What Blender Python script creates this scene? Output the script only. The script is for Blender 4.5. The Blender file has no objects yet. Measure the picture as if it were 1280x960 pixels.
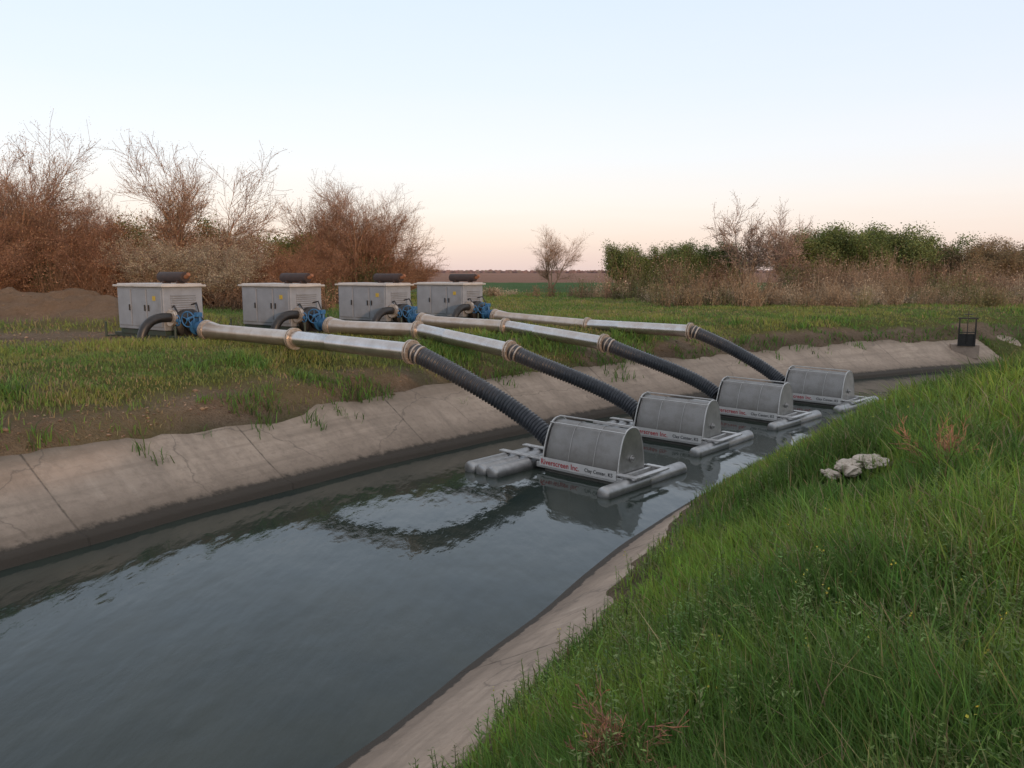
import bpy, math, random
import numpy as np
from mathutils import Vector, Matrix, Quaternion
C = bpy.context; D = bpy.data
scene = C.scene
COL = scene.collection
rng = np.random.default_rng(7); random.seed(7)
scene.view_settings.view_transform='Standard'; scene.view_settings.look='None'; scene.view_settings.exposure=0

# ------------------------------------------------------------------ node helpers
def new_mat(name):
    m=D.materials.new(name); m.use_nodes=True
    nt=m.node_tree; b=nt.nodes['Principled BSDF']
    return m,nt,b
def N(nt,t,**k):
    n=nt.nodes.new(t)
    for a,v in k.items():
        setattr(n,a,v)
    return n
def mixc(nt,fac,a,b,mode='MIX'):
    n=N(nt,'ShaderNodeMix',data_type='RGBA',blend_type=mode)
    for s,v in ((0,fac),(6,a),(7,b)):
        if isinstance(v,(int,float)): n.inputs[s].default_value=v
        elif isinstance(v,tuple): n.inputs[s].default_value=(v+(1,))[:4]
        else: nt.links.new(v,n.inputs[s])
    return n.outputs[2]
def ramp(nt,src,stops):
    n=N(nt,'ShaderNodeValToRGB')
    e=n.color_ramp.elements
    while len(e)<len(stops): e.new(0.5)
    for i,(p,c) in enumerate(stops):
        e[i].position=p
        e[i].color=(c,c,c,1) if isinstance(c,(int,float)) else tuple(c)+(1,)
    nt.links.new(src,n.inputs[0]); return n.outputs[0]
def noise(nt,vec,scale,detail=4,rough=.55):
    n=N(nt,'ShaderNodeTexNoise'); n.inputs['Scale'].default_value=scale; n.inputs['Detail'].default_value=detail
    n.inputs['Roughness'].default_value=rough
    if vec is not None: nt.links.new(vec,n.inputs['Vector'])
    return n.outputs['Fac']
def bump(nt,b,h,strength,dist):
    n=N(nt,'ShaderNodeBump'); n.inputs['Strength'].default_value=strength; n.inputs['Distance'].default_value=dist
    nt.links.new(h,n.inputs['Height']); nt.links.new(n.outputs[0],b.inputs['Normal']); return n
def simple(name,c1,c2=None,rough=.6,metal=0,scale=6,bs=.15,bd=.01,stain=None):
    m,nt,b=new_mat(name)
    tc=N(nt,'ShaderNodeTexCoord').outputs['Object']
    c2=c2 or tuple(x*.7 for x in c1)
    f=noise(nt,tc,scale,6,.65)
    r=ramp(nt,f,[(.35,0.),(.68,1.)])
    col=mixc(nt,r,c1,c2)
    if stain:
        f2=noise(nt,tc,scale*.35,8,.7); r2=ramp(nt,f2,[(.50,0.),(.66,.8)])
        col=mixc(nt,r2,col,stain)
    nt.links.new(col,b.inputs['Base Color'])
    b.inputs['Roughness'].default_value=rough; b.inputs['Metallic'].default_value=metal
    if bs>0: bump(nt,b,noise(nt,tc,scale*5,4),bs,bd)
    return m
def attr_mat(name,rough=.7,trans=0.25,spec=.3):
    m,nt,b=new_mat(name)
    a=N(nt,'ShaderNodeAttribute'); a.attribute_name='tint'
    nt.links.new(a.outputs['Color'],b.inputs['Base Color'])
    b.inputs['Roughness'].default_value=rough
    b.inputs['Specular IOR Level'].default_value=spec
    if trans>0:
        t=N(nt,'ShaderNodeBsdfTranslucent'); nt.links.new(a.outputs['Color'],t.inputs['Color'])
        mx=N(nt,'ShaderNodeMixShader'); mx.inputs[0].default_value=trans
        nt.links.new(b.outputs[0],mx.inputs[1]); nt.links.new(t.outputs[0],mx.inputs[2])
        nt.links.new(mx.outputs[0],nt.nodes['Material Output'].inputs['Surface'])
    return m

# ------------------------------------------------------------------ mesh helpers
def npmesh(name,V,faces,mat=None,tint=None,smooth=False):
    me=D.meshes.new(name)
    V=np.asarray(V,dtype=np.float32)
    me.vertices.add(len(V)); me.vertices.foreach_set('co',V.ravel())
    loops=np.concatenate([f.ravel() for f in faces]).astype(np.int32)
    tot=np.concatenate([np.full(len(f),f.shape[1]) for f in faces])
    st=np.concatenate([[0],np.cumsum(tot)[:-1]]).astype(np.int32)
    me.loops.add(len(loops)); me.loops.foreach_set('vertex_index',loops)
    me.polygons.add(len(tot)); me.polygons.foreach_set('loop_start',st)
    me.update(calc_edges=True)
    if smooth: me.polygons.foreach_set('use_smooth',np.ones(len(tot),dtype=bool))
    if tint is not None:
        a=me.color_attributes.new(name='tint',type='FLOAT_COLOR',domain='POINT')
        t=np.ones((len(V),4),dtype=np.float32); t[:,:3]=tint
        a.data.foreach_set('color',t.ravel())
    if mat: me.materials.append(mat)
    return me
def link(name,me,parent=None,loc=(0,0,0)):
    o=D.objects.new(name,me); COL.objects.link(o); o.location=loc
    if parent: o.parent=parent
    return o
class MB:
    def __init__(s): s.v=[]; s.f=[]
    def add(s,vs,fs):
        k=len(s.v); s.v+= [tuple(v) for v in vs]; s.f+=[tuple(i+k for i in f) for f in fs]
    def box(s,c,d,rot=None):
        hx,hy,hz=d[0]/2,d[1]/2,d[2]/2
        vs=[Vector((x*hx,y*hy,z*hz)) for x in(-1,1) for y in(-1,1) for z in(-1,1)]
        if rot: vs=[rot@v for v in vs]
        s.add([v+Vector(c) for v in vs],[(0,1,3,2),(4,6,7,5),(0,4,5,1),(2,3,7,6),(0,2,6,4),(1,5,7,3)])
    def beam(s,p0,p1,w,h):
        p0=Vector(p0);p1=Vector(p1);d=p1-p0
        q=d.to_track_quat('X','Z').to_matrix()
        s.box((p0+p1)/2,(d.length,w,h),q)
    def tube(s,pts,rad,n=16,cap=True):
        pts=[Vector(p) for p in pts]
        if isinstance(rad,(int,float)): rad=[rad]*len(pts)
        k=len(s.v); up=None
        for i,p in enumerate(pts):
            a=pts[max(i-1,0)]; b=pts[min(i+1,len(pts)-1)]
            t=(b-a)
            if t.length<1e-9: t=Vector((1,0,0))
            t.normalize()
            if up is None:
                up=Vector((0,0,1)) if abs(t.z)<.9 else Vector((1,0,0))
            x=t.cross(up); x.normalize(); y=x.cross(t); up=y
            for j in range(n):
                an=2*math.pi*j/n
                s.v.append(tuple(p+x*math.cos(an)*rad[i]+y*math.sin(an)*rad[i]))
        for i in range(len(pts)-1):
            for j in range(n):
                a=k+i*n+j; b=k+i*n+(j+1)%n
                s.f.append((a,b,b+n,a+n))
        if cap:
            s.f.append(tuple(k+j for j in range(n))[::-1])
            e=k+(len(pts)-1)*n
            s.f.append(tuple(e+j for j in range(n)))
    def stack(s,p0,p1,prof,n=20):
        p0=Vector(p0); d=(Vector(p1)-p0); L=d.length; d.normalize()
        x=d.cross(Vector((0,0,1)) if abs(d.z)<.9 else Vector((1,0,0))); x.normalize(); y=x.cross(d)
        k=len(s.v)
        for (t,r) in prof:
            for j in range(n):
                an=2*math.pi*j/n
                s.v.append(tuple(p0+d*t+x*math.cos(an)*r+y*math.sin(an)*r))
        for i in range(len(prof)-1):
            for j in range(n):
                a=k+i*n+j; b=k+i*n+(j+1)%n
                s.f.append((a,b,b+n,a+n))
        s.f.append(tuple(k+j for j in range(n))[::-1]); e=k+(len(prof)-1)*n
        s.f.append(tuple(e+j for j in range(n)))
    def torus(s,c,ax,R,r,n=28,m=8):
        c=Vector(c);ax=Vector(ax).normalized()
        x=ax.cross(Vector((0,0,1)) if abs(ax.z)<.9 else Vector((1,0,0))); x.normalize(); y=x.cross(ax)
        k=len(s.v)
        for i in range(n):
            a=2*math.pi*i/n; rd=x*math.cos(a)+y*math.sin(a)
            for j in range(m):
                b=2*math.pi*j/m
                s.v.append(tuple(c+rd*(R+r*math.cos(b))+ax*r*math.sin(b)))
        for i in range(n):
            for j in range(m):
                s.f.append((k+i*m+j,k+i*m+(j+1)%m,k+((i+1)%n)*m+(j+1)%m,k+((i+1)%n)*m+j))
    def build(s,name,mat,parent=None,smooth=False,bevel=0,auto=True):
        me=D.meshes.new(name); me.from_pydata(s.v,[],s.f); me.materials.append(mat)
        import bmesh
        bm=bmesh.new(); bm.from_mesh(me); bmesh.ops.recalc_face_normals(bm,faces=bm.faces)
        if smooth:
            for f in bm.faces: f.smooth=True
            for e in bm.edges:
                if len(e.link_faces)==2 and e.calc_face_angle(0)>math.radians(38): e.smooth=False
        bm.to_mesh(me); bm.free()
        o=link(name,me,parent)
        if bevel:
            b=o.modifiers.new('bevel','BEVEL'); b.width=bevel; b.segments=2; b.limit_method='ANGLE'
        return o
def empty(name,loc=(0,0,0),rz=0):
    o=D.objects.new(name,None); COL.objects.link(o); o.location=loc; o.rotation_euler=(0,0,rz); o.empty_display_size=.3
    return o
def info(o,label,cat,group=None):
    o['label']=label; o['category']=cat
    if group: o['group']=group
def dup(root,loc,rz=None,scale=None):
    def rec(o,par):
        c=o.copy(); COL.objects.link(c)
        if par: c.parent=par
        for ch in list(o.children): rec(ch,c)
        return c
    c=rec(root,None); c.location=loc
    if rz is not None: c.rotation_euler=(0,0,rz)
    if scale: c.scale=(scale,)*3
    return c

# ------------------------------------------------------------------ noise
def vn(x,y,scale,seed=0):
    x=np.asarray(x)/scale; y=np.asarray(y)/scale
    xi=np.floor(x).astype(np.int64); yi=np.floor(y).astype(np.int64)
    fx=x-xi; fy=y-yi; fx=fx*fx*(3-2*fx); fy=fy*fy*(3-2*fy)
    def h(a,b):
        n=(a*374761393+b*668265263+seed*974634777)&0xffffffff
        n=((n^(n>>13))*1274126177)&0xffffffff
        return ((n^(n>>16))&0xffff)/65535.*2-1
    return (h(xi,yi)*(1-fx)+h(xi+1,yi)*fx)*(1-fy)+(h(xi,yi+1)*(1-fx)+h(xi+1,yi+1)*fx)*fy
def fbm(x,y,s,seed=0,o=4):
    t=0;a=1;w=0
    for i in range(o):
        t=t+a*vn(x,y,s/2**i,seed+i); w+=a; a*=.5
    return t/w
# ------------------------------------------------------------------ canal edges
def catmull(P,n=60):
    P=np.array(P,float); out=[]
    Q=np.vstack([2*P[0]-P[1],P,2*P[-1]-P[-2]])
    for i in range(1,len(Q)-2):
        seg=max(6,int(np.linalg.norm(Q[i+1]-Q[i])/.35)); seg=min(seg,n)
        t=np.linspace(0,1,seg,endpoint=False)[:,None]
        a,b,c,d=Q[i-1],Q[i],Q[i+1],Q[i+2]
        out.append(.5*((2*b)+(-a+c)*t+(2*a-5*b+4*c-d)*t**2+(-a+3*b-3*c+d)*t**3))
    out.append(P[-1:]); return np.vstack(out)
Lc=[(-48,-58),(-24,-20),(-13,-2.3),(-5.9,8.8),(-3.1,12.8),(-.1,16.3),(3.5,19.8),(8.7,23.9),(16.1,27.9),(26,31),(42,33.5),(90,38),(160,44)]
Rc=[(-43.5,-61),(-19.5,-23),(-8.6,-7.4),(-1.2,5.12),(2.2,10.95),(4.4,13.6),(7.3,16.0),(12,19.4),(18.5,22.9),(27.5,25.6),(43,28),(91,32.4),(161,38.4)]
LE=catmull(Lc); RE=catmull(Rc)
LT=np.gradient(LE,axis=0); LT/=np.linalg.norm(LT,axis=1)[:,None]
RT=np.gradient(RE,axis=0); RT/=np.linalg.norm(RT,axis=1)[:,None]
def sdist(x,y,E,T,sgn):
    x=np.asarray(x,float).ravel(); y=np.asarray(y,float).ravel(); out=np.empty(len(x))
    for i in range(0,len(x),15000):
        xs=x[i:i+15000];ys=y[i:i+15000]
        d2=(xs[:,None]-E[None,:,0])**2+(ys[:,None]-E[None,:,1])**2
        k=d2.argmin(1); vx=xs-E[k,0]; vy=ys-E[k,1]
        c=T[k,0]*vy-T[k,1]*vx
        e=np.sqrt(d2[np.arange(len(k)),k])
        out[i:i+15000]=np.where(e<8,c,np.sign(c)*e)*sgn
    return out
def coverR(x,y): # soil / grass reaches down over right lining
    return np.interp(y,[3,5,7,9,10.5,12.5],[1.32,1.25,.95,.62,.36,.1])+.14*vn(x,y,.8,31)+.09*vn(x,y,.3,32)
def coverL(x,y):
    base=np.interp(x,[17.4,18.1,18.9,19.5,20.6,21.2],[1.48,.15,.15,1.1,1.1,.05])
    return base+.13*vn(x,y,1.3,5)+.09*vn(x,y,.45,6)-.3*np.clip(vn(x,y,2.3,8)-.4,0,1)
def terrain(x,y):
    x=np.asarray(x,float).ravel(); y=np.asarray(y,float).ravel()
    dL=sdist(x,y,LE,LT,1); dR=sdist(x,y,RE,RT,-1)
    zl=np.interp(dL,[0,1.55,1.85,2.3,3.0,4.6,8],[0,.97,1.19,1.32,1.5,1.66,1.7])
    zr=np.interp(dR,[0,.9,2.6,3.6,7,30],[0,.5,1.45,1.72,1.78,1.7])
    zr=zr+np.interp(x,[4,11,14,25],[0,.22,.34,.40])*np.interp(dR,[.8,3.2,8,20],[0,1,1,0])
    ins=np.maximum(-1.0,-.625*np.minimum(np.abs(dL),np.abs(dR)))
    z=np.where(dL>0,zl,np.where(dR>0,zr,ins))
    nb=.10*fbm(x,y,1.6,3)+.05*vn(x,y,.4,9)
    cl=coverL(x,y); cr=coverR(x,y)
    offL=np.interp(dL-cl,[-.4,0,.3],[-.14,0,.05])
    offR=np.interp(dR-cr,[-.4,0,.3],[-.14,0,.04])
    z=np.where(dL>-1.6,z+offL+nb*np.clip((dL-cl)/.5,0,1)*np.interp(dL,[0,5,9],[1.4,1,.6]),z)
    z=np.where(dR>-1.6,z+offR+nb*.6*np.clip((dR-cr)/1.0,0,1),z)
    m=np.exp(-((x+15.5)/4.2)**2-((y-26.)/2.0)**2)*1.0+np.exp(-((x+20)/3)**2-((y-23.5)/2)**2)*.9+np.exp(-((x+12.2)/1.8)**2-((y-24.6)/1.1)**2)*.45
    z=z+m*(1+.5*fbm(x,y,1.4,12)+.3*fbm(x,y,.6,13))
    return z,dL,dR,m
# ------------------------------------------------------------------ ground
def axis(lo,hi,step,far):
    a=list(np.arange(lo,hi+1e-6,step)); s=step
    r=[hi]
    while r[-1]<far: s*=1.14; r.append(r[-1]+s)
    s=step; l=[lo]
    while l[-1]>-far: s*=1.14; l.append(l[-1]-s)
    return np.array(l[1:][::-1]+a+r[1:])
gx=axis(-19,22,.14,3000); gy=axis(-1,32,.14,3000)
X,Y=np.meshgrid(gx,gy); sh=X.shape
z,dL,dR,mound=terrain(X,Y)
nx=sh[1]; ny=sh[0]
ii=np.arange(nx*ny).reshape(ny,nx)
F=np.stack([ii[:-1,:-1],ii[:-1,1:],ii[1:,1:],ii[1:,:-1]],-1).reshape(-1,4)
xf=X.ravel(); yf=Y.ravel()
def dirtmask(xf,yf,dL,dR,mound):
    n=fbm(xf,yf,2.2,21)
    k=np.interp(yf,[10,16,24],[.9,.8,.55])
    dd=(dL-1.5)/k+1.5
    d=np.interp(dd,[1.0,1.5,2.4,3.2],[0,1,.9,.0])
    d=np.clip(d+ n*1.2*(d>.02),0,1)
    d=np.maximum(d,np.clip(mound*3,0,1))
    p=np.exp(-((xf+12.5)/5)**2-((yf-20.5)/2.6)**2)
    d=np.maximum(d,np.clip(p*1.3+n*.8-.45,0,1))
    d=np.maximum(d,np.clip(fbm(xf,yf,3.0,77)*2.2-.55,0,.7)*(dL>3))
    d=np.maximum(d,np.where((dR>0)&(dR<2.4),np.clip(.9-(dR-coverR(xf,yf))*1.5,0,1),0))
    return d
dm=dirtmask(xf,yf,dL,dR,mound)
tint=np.zeros((len(xf),3)); tint[:,0]=dm; tint[:,1]=np.clip(dR/2.0,0,1); tint[:,2]=np.clip(mound*1.5,0,1)
m_ground,nt,b=new_mat('ground_soil_and_grass')
geo=N(nt,'ShaderNodeNewGeometry'); pos=geo.outputs['Position']
at=N(nt,'ShaderNodeAttribute'); at.attribute_name='tint'
sep=N(nt,'ShaderNodeSeparateColor'); nt.links.new(at.outputs['Color'],sep.inputs[0])
n1=noise(nt,pos,.6,8,.6); n2=noise(nt,pos,9,6,.7); n3=noise(nt,pos,40,3,.7)
grassL=mixc(nt,ramp(nt,n1,[(.35,0.),(.65,1.)]),(.11,.14,.04),(.18,.165,.06))
grassL=mixc(nt,ramp(nt,n2,[(.4,0.),(.7,1.)]),grassL,(.085,.105,.032))
grassR=mixc(nt,ramp(nt,n2,[(.35,0.),(.7,1.)]),(.03,.05,.012),(.07,.075,.025))
grass=mixc(nt,sep.outputs[1],grassL,grassR)
dirt=mixc(nt,ramp(nt,n2,[(.3,0.),(.7,1.)]),(.21,.15,.10),(.35,.26,.185))
dirt=mixc(nt,ramp(nt,n1,[(.45,0.),(.6,.6)]),dirt,(.15,.105,.068))
dirt=mixc(nt,ramp(nt,n3,[(.45,0.),(.7,.7)]),dirt,(.10,.07,.048))
mdm=N(nt,'ShaderNodeMath',operation='MULTIPLY'); nt.links.new(sep.outputs[2],mdm.inputs[0]); mdm.inputs[1].default_value=.5
dirt=mixc(nt,mdm.outputs[0],dirt,(.24,.15,.095))
ma=N(nt,'ShaderNodeMath',operation='ADD')
col=mixc(nt,ramp(nt,ma.outputs[0],[(0,0.),(1,1.)]),grass,dirt)
nt.links.new(sep.outputs[0],ma.inputs[0])
m2=N(nt,'ShaderNodeMath',operation='MULTIPLY_ADD'); nt.links.new(n3,m2.inputs[0]); m2.inputs[1].default_value=.6; m2.inputs[2].default_value=-.3
nt.links.new(m2.outputs[0],ma.inputs[1])
sx=N(nt,'ShaderNodeSeparateXYZ'); nt.links.new(pos,sx.inputs[0])
mp=N(nt,'ShaderNodeMapRange'); mp.inputs[1].default_value=46; mp.inputs[2].default_value=52; nt.links.new(sx.outputs['Y'],mp.inputs[0])
field=mixc(nt,ramp(nt,noise(nt,pos,.05,4),[(.3,0.),(.7,1.)]),(.055,.12,.035),(.085,.14,.045))
col=mixc(nt,mp.outputs[0],col,field)
mp2=N(nt,'ShaderNodeMapRange'); mp2.inputs[1].default_value=118; mp2.inputs[2].default_value=128; nt.links.new(sx.outputs['Y'],mp2.inputs[0])
brown=mixc(nt,ramp(nt,noise(nt,pos,.02,4),[(.3,0.),(.7,1.)]),(.30,.165,.115),(.22,.125,.09))
col=mixc(nt,mp2.outputs[0],col,brown)
nt.links.new(col,b.inputs['Base Color']); b.inputs['Roughness'].default_value=.95; b.inputs['Specular IOR Level'].default_value=.1
hh_=N(nt,'ShaderNodeMath',operation='MULTIPLY_ADD'); nt.links.new(n3,hh_.inputs[0]); hh_.inputs[1].default_value=.5; nt.links.new(n2,hh_.inputs[2])
bump(nt,b,hh_.outputs[0],1.0,.16)
gme=npmesh('ground',np.stack([xf,yf,z],1),[F],m_ground,tint,smooth=True)
g=link('ground',gme); g['kind']='structure'

# ------------------------------------------------------------------ concrete lining
def concrete_mat(name,wet):
    m,nt,b=new_mat(name)
    geo=N(nt,'ShaderNodeNewGeometry'); pos=geo.outputs['Position']
    uv=N(nt,'ShaderNodeUVMap').outputs[0]
    n1=noise(nt,pos,.8,8,.65); n2=noise(nt,pos,7,8,.7)
    su=N(nt,'ShaderNodeSeparateXYZ'); nt.links.new(uv,su.inputs[0])
    fl=N(nt,'ShaderNodeMath',operation='DIVIDE'); nt.links.new(su.outputs[0],fl.inputs[0]); fl.inputs[1].default_value=3.2
    fl2=N(nt,'ShaderNodeMath',operation='ROUND'); nt.links.new(fl.outputs[0],fl2.inputs[0])
    wn=N(nt,'ShaderNodeTexWhiteNoise',noise_dimensions='1D'); nt.links.new(fl2.outputs[0],wn.inputs['W'])
    c=mixc(nt,ramp(nt,n1,[(.3,0.),(.7,1.)]),(.47,.36,.275),(.33,.25,.19))
    c=mixc(nt,ramp(nt,wn.outputs[0],[(0.,0.),(1.,.45)]),c,(.31,.245,.195))
    c=mixc(nt,ramp(nt,n2,[(.48,0.),(.75,.7)]),c,(.21,.16,.12))
    mpn=N(nt,'ShaderNodeMapping'); mpn.inputs['Scale'].default_value=(1.6,.25,1); nt.links.new(uv,mpn.inputs[0])
    st=noise(nt,mpn.outputs[0],1.5,8,.7)
    c=mixc(nt,ramp(nt,st,[(.5,0.),(.72,.6)]),c,(.19,.145,.11))
    c=mixc(nt,ramp(nt,st,[(.25,.5),(.42,0.)]),c,(.53,.43,.345))
    mpb=N(nt,'ShaderNodeMapping'); mpb.inputs['Scale'].default_value=(.25,4.,1); nt.links.new(uv,mpb.inputs[0])
    bd=noise(nt,mpb.outputs[0],1.2,6,.65)
    c=mixc(nt,ramp(nt,bd,[(.48,0.),(.68,.6)]),c,(.21,.16,.12))
    tp=N(nt,'ShaderNodeMath',operation='MULTIPLY_ADD'); nt.links.new(n1,tp.inputs[0]); tp.inputs[1].default_value=1.4; nt.links.new(su.outputs[1],tp.inputs[2])
    sc=N(nt,'ShaderNodeMapRange'); sc.inputs[1].default_value=1.85; sc.inputs[2].default_value=2.5; sc.inputs[4].default_value=.8; nt.links.new(tp.outputs[0],sc.inputs[0])
    c=mixc(nt,sc.outputs[0],c,(.21,.15,.10))
    dv=N(nt,'ShaderNodeMath',operation='PINGPONG'); dv.inputs[1].default_value=1.6; nt.links.new(su.outputs[0],dv.inputs[0])
    wob=N(nt,'ShaderNodeMath',operation='MULTIPLY_ADD'); nt.links.new(n2,wob.inputs[0]); wob.inputs[1].default_value=.07; nt.links.new(dv.outputs[0],wob.inputs[2])
    j=ramp(nt,wob.outputs[0],[(.030,.85),(.052,0.)])
    c=mixc(nt,j,c,(.09,.07,.05))
    vo=N(nt,'ShaderNodeTexVoronoi',feature='DISTANCE_TO_EDGE'); vo.inputs['Scale'].default_value=.42
    dis=N(nt,'ShaderNodeVectorMath',operation='MULTIPLY_ADD')
    nn=N(nt,'ShaderNodeTexNoise'); nn.inputs['Scale'].default_value=1.8; nn.inputs['Detail'].default_value=5; nt.links.new(pos,nn.inputs['Vector']); nt.links.new(nn.outputs['Color'],dis.inputs[0])
    dis.inputs[1].default_value=(.6,.6,.6); nt.links.new(pos,dis.inputs[2])
    nt.links.new(dis.outputs[0],vo.inputs['Vector'])
    cr=ramp(nt,vo.outputs['Distance'],[(.002,.6),(.005,0.)])
    c=mixc(nt,cr,c,(.11,.085,.065))
    sz=N(nt,'ShaderNodeSeparateXYZ'); nt.links.new(pos,sz.inputs[0])
    wz=N(nt,'ShaderNodeMath',operation='MULTIPLY_ADD'); nt.links.new(n2,wz.inputs[0]); wz.inputs[1].default_value=-.14; nt.links.new(sz.outputs['Z'],wz.inputs[2])
    w2=ramp(nt,wz.outputs[0],[(wet,.65),(wet+.25,0.)])
    c=mixc(nt,w2,c,(.15,.11,.08))
    w=ramp(nt,wz.outputs[0],[(wet*.6,1.),(wet,0.)])
    c=mixc(nt,w,c,(.045,.034,.024))
    nt.links.new(c,b.inputs['Base Color']); b.inputs['Roughness'].default_value=.85
    h=N(nt,'ShaderNodeMath',operation='SUBTRACT'); nt.links.new(n2,h.inputs[0]); nt.links.new(j,h.inputs[1])
    bump(nt,b,h.outputs[0],.6,.035)
    return m
m_conL=concrete_mat('weathered_concrete',.12)
m_conR=concrete_mat('weathered_concrete_near',.03)
def lining(name,E,T,side,prof,mat):
    nrm=np.stack([-T[:,1],T[:,0]],1)*side
    s=np.concatenate([[0],np.cumsum(np.linalg.norm(np.diff(E,axis=0),axis=1))])
    V=[];UV=[]
    tilt=.02*vn(np.round(s/3.2)*7.3,s*0,1.0,58)
    for (d,zz) in prof:
        p=E+nrm*(d+(.03*vn(s,s*0+d,1.1,57))[:,None]*(abs(d)<.25))
        wob=.014*vn(s,s*0+d*3,2.4,55)+tilt*np.clip(d,0,1.7)
        V.append(np.stack([p[:,0],p[:,1],zz+wob],1)); UV.append(np.stack([s,np.full_like(s,d)],1))
    k=len(E); V=np.vstack(V); UV=np.vstack(UV)
    i=np.arange(k-1); F=[]
    for r in range(len(prof)-1):
        q=np.stack([i+r*k,i+1+r*k,i+1+(r+1)*k,i+(r+1)*k],1)
        if side<0: q=q[:,::-1]
        F.append(q)
    F=np.vstack(F)
    me=npmesh(name,V,[F],mat)
    u=me.uv_layers.new(name='UVMap'); u.data.foreach_set('uv',UV[F.ravel()].astype(np.float32).ravel())
    o=link(name,me); o['kind']='structure'; return o
lining('canal_lining_left_bank',LE,LT,1,[(-1.4,-.87),(-.06,-.04),(-.02,.09),(.14,.115),(.18,.14),(.6,.375),(1.1,.69),(1.7,1.05),(1.73,.9)],m_conL)
lining('canal_lining_right_bank',RE,RT,-1,[(-1.4,-.87),(-.05,-.03),(0,.0),(.4,.22),(.85,.47),(1.55,.87),(1.58,.72)],m_conR)

# ------------------------------------------------------------------ water
m_water,nt,b=new_mat('canal_water')
pos=N(nt,'ShaderNodeNewGeometry').outputs['Position']
mpn=N(nt,'ShaderNodeMapping'); mpn.inputs['Rotation'].default_value=(0,0,math.radians(33)); mpn.inputs['Scale'].default_value=(1.4,.55,1); nt.links.new(pos,mpn.inputs[0])
a1=noise(nt,mpn.outputs[0],.9,3,.5); a2=noise(nt,mpn.outputs[0],5.5,4,.55)
vo=N(nt,'ShaderNodeTexVoronoi',feature='SMOOTH_F1'); vo.inputs['Scale'].default_value=.9
dv=N(nt,'ShaderNodeVectorMath',operation='MULTIPLY_ADD'); nn=N(nt,'ShaderNodeTexNoise'); nn.inputs['Scale'].default_value=1.2; nt.links.new(pos,nn.inputs['Vector'])
nt.links.new(nn.outputs['Color'],dv.inputs[0]); dv.inputs[1].default_value=(1.6,1.6,1.6); nt.links.new(mpn.outputs[0],dv.inputs[2]); nt.links.new(dv.outputs[0],vo.inputs['Vector'])
sm=N(nt,'ShaderNodeMath',operation='MULTIPLY_ADD'); nt.links.new(a2,sm.inputs[0]); sm.inputs[1].default_value=.15; nt.links.new(a1,sm.inputs[2])
sm2=N(nt,'ShaderNodeMath',operation='MULTIPLY_ADD'); nt.links.new(vo.outputs['Distance'],sm2.inputs[0]); sm2.inputs[1].default_value=.25; nt.links.new(sm.outputs[0],sm2.inputs[2])
bump(nt,b,sm2.outputs[0],.27,.10)
wc=mixc(nt,ramp(nt,noise(nt,pos,.7,5,.6),[(.35,0.),(.65,1.)]),(.020,.030,.027),(.034,.042,.034))
nt.links.new(wc,b.inputs['Base Color']); b.inputs['Roughness'].default_value=.02; b.inputs['IOR'].default_value=1.33
k=400
def resamp(E,k):
    s=np.concatenate([[0],np.cumsum(np.linalg.norm(np.diff(E,axis=0),axis=1))]); t=np.linspace(0,s[-1],k)
    return np.stack([np.interp(t,s,E[:,0]),np.interp(t,s,E[:,1])],1)
la=resamp(LE,k); ra=resamp(RE,k); dd=ra-la; dd/=np.linalg.norm(dd,axis=1)[:,None]
la=la-dd*.12; ra=ra+dd*.12
V=np.vstack([np.c_[la,np.zeros(k)],np.c_[ra,np.zeros(k)]]); i=np.arange(k-1)
w=link('water',npmesh('water',V,[np.stack([i,i+k,i+1+k,i+1],1)],m_water)); w['kind']='structure'

# ------------------------------------------------------------------ blade makers
def blades(P,h,w,az,lean,col):
    n=len(P)
    face=az+rng.normal(0,.6,n)+math.pi/2
    wx=np.cos(face)*w/2; wy=np.sin(face)*w/2
    lx=np.cos(az)*lean; ly=np.sin(az)*lean
    V=np.empty((n,5,3))
    V[:,0]=np.c_[P[:,0]-wx,P[:,1]-wy,P[:,2]-.02]
    V[:,1]=np.c_[P[:,0]+wx,P[:,1]+wy,P[:,2]-.02]
    V[:,2]=np.c_[P[:,0]+wx*.8+lx*.33,P[:,1]+wy*.8+ly*.33,P[:,2]+h*.58]
    V[:,3]=np.c_[P[:,0]-wx*.8+lx*.33,P[:,1]-wy*.8+ly*.33,P[:,2]+h*.58]
    V[:,4]=np.c_[P[:,0]+lx,P[:,1]+ly,P[:,2]+h*np.sqrt(np.clip(1-(lean/np.maximum(h,.01))**2*.35,.2,1))]
    o=np.arange(n)[:,None]*5
    T=np.repeat(col,5,axis=0)
    return V.reshape(-1,3),[o+np.array([0,1,2,3]),o+np.array([3,2,4])],T
def quads(P,U,W,col):
    n=len(P); V=np.stack([P-U,P+W,P+U,P-W],1).reshape(-1,3)
    return V,[np.arange(n)[:,None]*4+np.arange(4)],np.repeat(col,4,axis=0)
def prisms(P0,P1,R0,R1,n,col):
    d=P1-P0; L=np.linalg.norm(d,axis=1)[:,None]; d=d/np.maximum(L,1e-6)
    ref=np.where(np.abs(d[:,2:3])<.9,np.array([[0,0,1.]]),np.array([[1.,0,0]]))
    a=np.cross(d,ref); a/=np.linalg.norm(a,axis=1)[:,None]; c=np.cross(d,a)
    m=len(P0); V=np.empty((m,2*n,3))
    for j in range(n):
        t=2*math.pi*j/n; r=a*math.cos(t)+c*math.sin(t)
        V[:,j]=P0+r*R0[:,None]; V[:,n+j]=P1+r*R1[:,None]
    F=np.concatenate([np.array([[j,(j+1)%n,n+(j+1)%n,n+j]]) for j in range(n)])
    F=(np.arange(m)[:,None,None]*2*n+F[None]).reshape(-1,4)
    return V.reshape(-1,3),[F],np.repeat(col,2*n,axis=0)
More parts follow.
